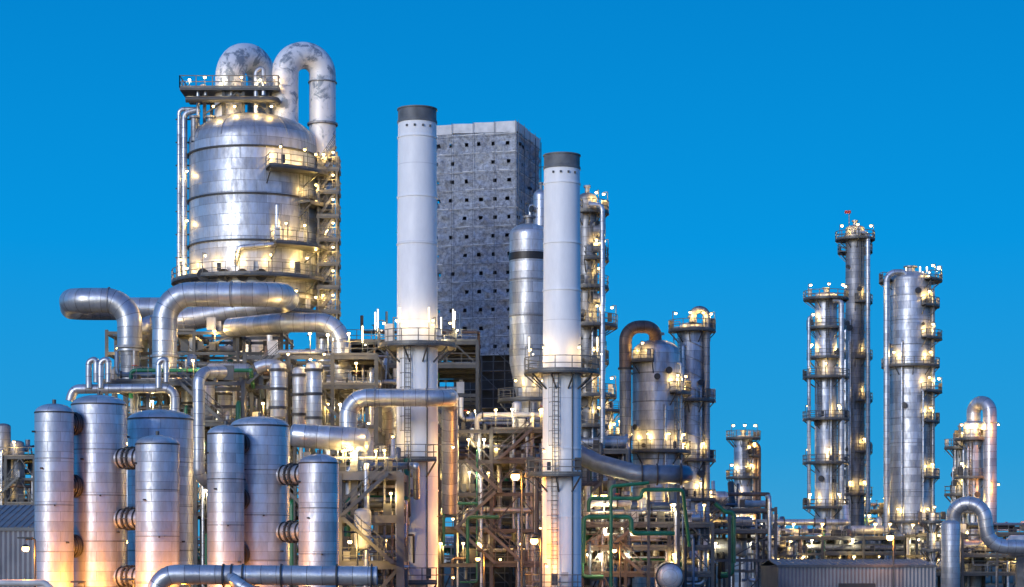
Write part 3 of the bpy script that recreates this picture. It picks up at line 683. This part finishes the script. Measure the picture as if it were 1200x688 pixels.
# --- right group
o,cx,r=column('distillation_column',871,11,300,510,4,'clad',bands=0,e=290,w=.08,plats=[(514,0,360,(-140,-90,-40)),(535,-60,60,(-45,)),(560,0,360,(-150,-60)),(590,0,360,(-120,-30)),(620,0,360,(-120,-60))],lads=[(-90,514,560)])
for px in(885,889): tube(o.P('side_pipe','copper'),[W(876,520,299),W(px,520,299),W(px,660,299)],.35,n=12)
o.done()
o,cx,r=column('distillation_column',968,13,285,343,4,'clad',bands=0,e=240,w=.08,
   plats=[(351,-20,380,(-150,-90,-40,0),1.6),(385,-20,380,(-150,)),(420,150,380,(-160,-20)),(443,150,380,(-100,),1.7),(492,150,380,(-160,-60),1.7),(543,150,380,(-160,-90),1.7),(595,150,380,(-150,-60),1.7),(640,150,380,(-140,-60))],
   lads=[(-90,351,420),(-130,420,492),(-60,492,595)])
tube(o.P('side_pipe','clad_p'),[W(975,352,283),W(986,352,283),W(986,640,283)],.4,n=14)
tube(o.P('side_pipe','clad_p'),[W(952,372,284),W(948,372,284),W(948,600,284)],.25,n=10); o.done()
o,cx,r=column('distillation_column',1002,11,296,264,4,'clad_d',bands=3,e=240,w=.08,
   plats=[(281,-20,380,(-150,-90,-30),1.5),(296,-20,200,()),(355,-100,60,(-40,)),(420,-100,60,(-40,)),(470,-100,60,(-40,)),(530,-100,60,(-60,)),(580,-150,60,(-60,-120))],lads=[(-60,281,355),(-60,355,470),(-60,470,580)])
beam(o.P('mast','rail'),W(995,272,296),W(995,246,296),.12); box(o.P('wind_sock','red'),X(990,296),X(997,296),295.8,296.2,Z(250,296),Z(247,296))
tube(o.P('side_pipe','clad_p'),[W(1002,270,294),W(1017,275,294),W(1017,600,294)],.35,n=12)
o.done()
o,cx,r=column('distillation_column',992,7,304,372,5,'clad_p',bands=0,w=.07,plats=[(400,-120,60,()),(480,-120,60,(-60,)),(560,-120,60,(-60,))]); o.done()
o,cx,r=column('distillation_column',1067,24,285,318,10,'clad',bands=3.4,e=250,w=.08,
   plats=[(330,-60,200,(-50,0,-20),1.5),(360,-70,60,(-55,)),(398,-70,60,(-50,),1.5),(430,150,380,(-140,-50)),(460,-70,60,(-60,-20),1.5),(495,-70,60,(-50,)),(560,-70,60,(-45,)),(612,150,380,(-130,-60))],
   lads=[(-45,330,398),(-45,398,460),(-45,460,560)])
tube(o.P('overhead_line','clad_p'),[W(1062,330,283),W(1062,319,283),W(1039,319,283),W(1039,640,283)],S(3.5,285),R=1.3,n=16)
tube(o.P('side_pipe','clad_p'),[W(1080,340,284),W(1093,340,284),W(1093,620,284)],.3,n=12)
for px in(1062,1078,1086): tubelight(o,X(px,285),285,Z(318,285),.6,1.6,80,.16)
o.done()
o,cx,r=column('distillation_column',1141,12,262,492,6,'clad',bands=0,e=230,w=.07,
   plats=[(515,0,360,(-150,-90,-30)),(560,150,380,(-150,-60)),(600,150,380,(-120,-60)),(640,150,380,(-130,))],lads=[(-120,515,600)])
tube(o.P('overhead_line','clad_p'),[W(1141,500,262),W(1141,472,262),W(1160,472,260),W(1160,640,260)],S(8,262),R=1.3,n=20)
for py in(500,570):
    beam(o.P('lamp_bracket','rail'),W(1160,py-5,259.5),W(1170,py-5,257),.08); o.light(W(1170,py,257),800,SOD,.1,.6)
o.done()
o,cx,r=column('distillation_column',1125,8,266,505,4,'clad_d',bands=0,w=.06,e=200,plats=[(525,0,360,(-90,)),(580,0,360,(-90,))]); o.done()
o=Ob('process_pipe',W(1150,620,235)); tube(o.P('pipe','clad_p'),[W(1117,660,236),W(1117,590,235),W(1152,590,234),W(1158,640,234),W(1230,642,234)],S(8.5,235),R=2.2,n=24); o.done()
o=Ob('process_vessel',(X(1118,232),232,0)); drum(o.P('shell','clad_s'),(X(1114,232),232,.8),W(1114,614,232),S(11,232)); lathe(o.P('skirt_base','conc'),X(1114,232),232,[(1.4,0),(1.4,.8)],24); o.done()
o=Ob('process_vessel',(X(1190,240),240,0)); drum(o.P('shell','pwhite'),W(1185,640,240),W(1215,640,240),1.3); beam(o.P('saddle','conc'),(X(1195,240),240,0),(X(1195,240),240,Z(652,240)),.8); o.done()
for px,py,rp in((905,628,5),(925,640,4),(1093,600,4),(830,600,6),(712,470,7),(726,500,5),(560,470,8),(452,420,6)):
    o,cx,r=column('small_column',px,rp,245,py,3,'clad',bands=0,w=.06,e=200,plats=[(py+12,0,360,(-90,)),(py+45,0,360,(-60,))],det=False); o.done()
def shed(name,px0,px1,py,D,depth,ridge=1.2):
    x0,x1=X(px0,D),X(px1,D); z=Z(py,D); o=Ob(name,((x0+x1)/2,D,0)); A=o.P('corrugated_wall','corr'); st=.18; n=int((x1-x0)/st)
    pts=[(x0+(x1-x0)*i/n,D-(.06 if (i//1)%2 else 0)) for i in range(n+1)]
    for (a,b_) in zip(pts,pts[1:]):
        k=len(A.V); A.V.extend([(a[0],a[1],0),(b_[0],b_[1],0),(b_[0],b_[1],z),(a[0],a[1],z)]); quadface(A,[k,k+1,k+2,k+3],[(0,0),(1,0),(1,1),(0,1)])
    box(A,x0,x0+.1,D+.01,D+depth,0,z); box(A,x1-.1,x1,D+.01,D+depth,0,z); box(A,x0,x1,D+depth,D+depth+.1,0,z)
    R=o.P('roof','corr'); beam(o.P('roof_fascia','pole'),(x0-.1,D-.12,z+.05),(x1+.1,D-.12,z+.05),.12,.25)
    ns=int((x1-x0)/.5)
    hexa(R,[(x0-.1,D-.05,z+.02),(x1+.1,D-.05,z+.02),(x1+.1,D+depth/2,z+ridge),(x0-.1,D+depth/2,z+ridge),(x0-.1,D-.05,z+.12),(x1+.1,D-.05,z+.12),(x1+.1,D+depth/2,z+ridge+.1),(x0-.1,D+depth/2,z+ridge+.1)])
    hexa(R,[(x0-.1,D+depth/2,z+ridge),(x1+.1,D+depth/2,z+ridge),(x1+.1,D+depth,z+.02),(x0-.1,D+depth,z+.02),(x0-.1,D+depth/2,z+ridge+.1),(x1+.1,D+depth/2,z+ridge+.1),(x1+.1,D+depth,z+.12),(x0-.1,D+depth,z+.12)])
    for i in range(1,ns):
        x=x0+(x1-x0)*i/ns; beam(o.P('roof_rib','corr'),(x,D,z+.16),(x,D+depth/2,z+ridge+.14),.05)
    box(o.P('roller_door','dsteel'),(x0+x1)/2-1.8,(x0+x1)/2+1.8,D-.12,D-.07,0,min(3.2,z-1.6)); o.done()
shed('warehouse',912,1096,664,200,14,.6); shed('warehouse',-90,40,621,150,16,1.9)
# ------------------------------------------------------------ world / lights / camera
w=bpy.data.worlds.new('World'); sc.world=w; w.use_nodes=True; nt=w.node_tree; L=nt.links.new
bg=nt.nodes['Background']; tc=N(nt,'ShaderNodeTexCoord'); sep=N(nt,'ShaderNodeSeparateXYZ'); L(tc.outputs['Generated'],sep.inputs[0])
SUN_AZ=rad(212)
sky=N(nt,'ShaderNodeTexSky',sky_type='NISHITA'); sky.sun_disc=False; sky.sun_elevation=rad(4); sky.sun_rotation=SUN_AZ; sky.ozone_density=4
rp=ramp(nt,sep.outputs[2],[(0.0,(.055,.36,.66)),(.05,(.02,.335,.70)),(.15,(.002,.305,.75)),(.28,(.0008,.225,.62)),(.8,(.004,.14,.45))])
tn=mixc(nt,'MULTIPLY',1.0,sky.outputs[0],(.70,1.0,1.6))
ns=N(nt,'ShaderNodeVectorMath',operation='SCALE'); L(tn,ns.inputs[0]); ns.inputs[3].default_value=.32
mr=N(nt,'ShaderNodeMapRange',interpolation_type='SMOOTHSTEP'); L(sep.outputs[1],mr.inputs[0]); mr.inputs[1].default_value=.35; mr.inputs[2].default_value=-.5; mr.inputs[3].default_value=0; mr.inputs[4].default_value=1
c=mixc(nt,'MIX',mr.outputs[0],rp,ns.outputs[0]); L(c,bg.inputs[0]); bg.inputs[1].default_value=1.0
sl=bpy.data.lights.new('sun','SUN'); sl.energy=1.4; sl.angle=rad(16); sl.color=(1,.975,.96); so=bpy.data.objects.new('sun',sl); sc.collection.objects.link(so)
d=Vector((math.sin(SUN_AZ)*math.cos(rad(14)),math.cos(SUN_AZ)*math.cos(rad(14)),math.sin(rad(14))))
so.rotation_euler=d.to_track_quat('Z','Y').to_euler(); so.location=(0,-50,60)
cam=bpy.data.cameras.new('camera'); co=bpy.data.objects.new('camera',cam); sc.collection.objects.link(co); sc.camera=co
co.location=(0,0,CZ); co.rotation_euler=(rad(90),0,0); cam.sensor_width=36; cam.lens=72; cam.shift_y=(HY-344)/1200; cam.clip_end=9000; cam.clip_start=1
sc.view_settings.view_transform='Standard'; sc.view_settings.look='None'; sc.view_settings.exposure=0
print('LIGHTS',NL[0])
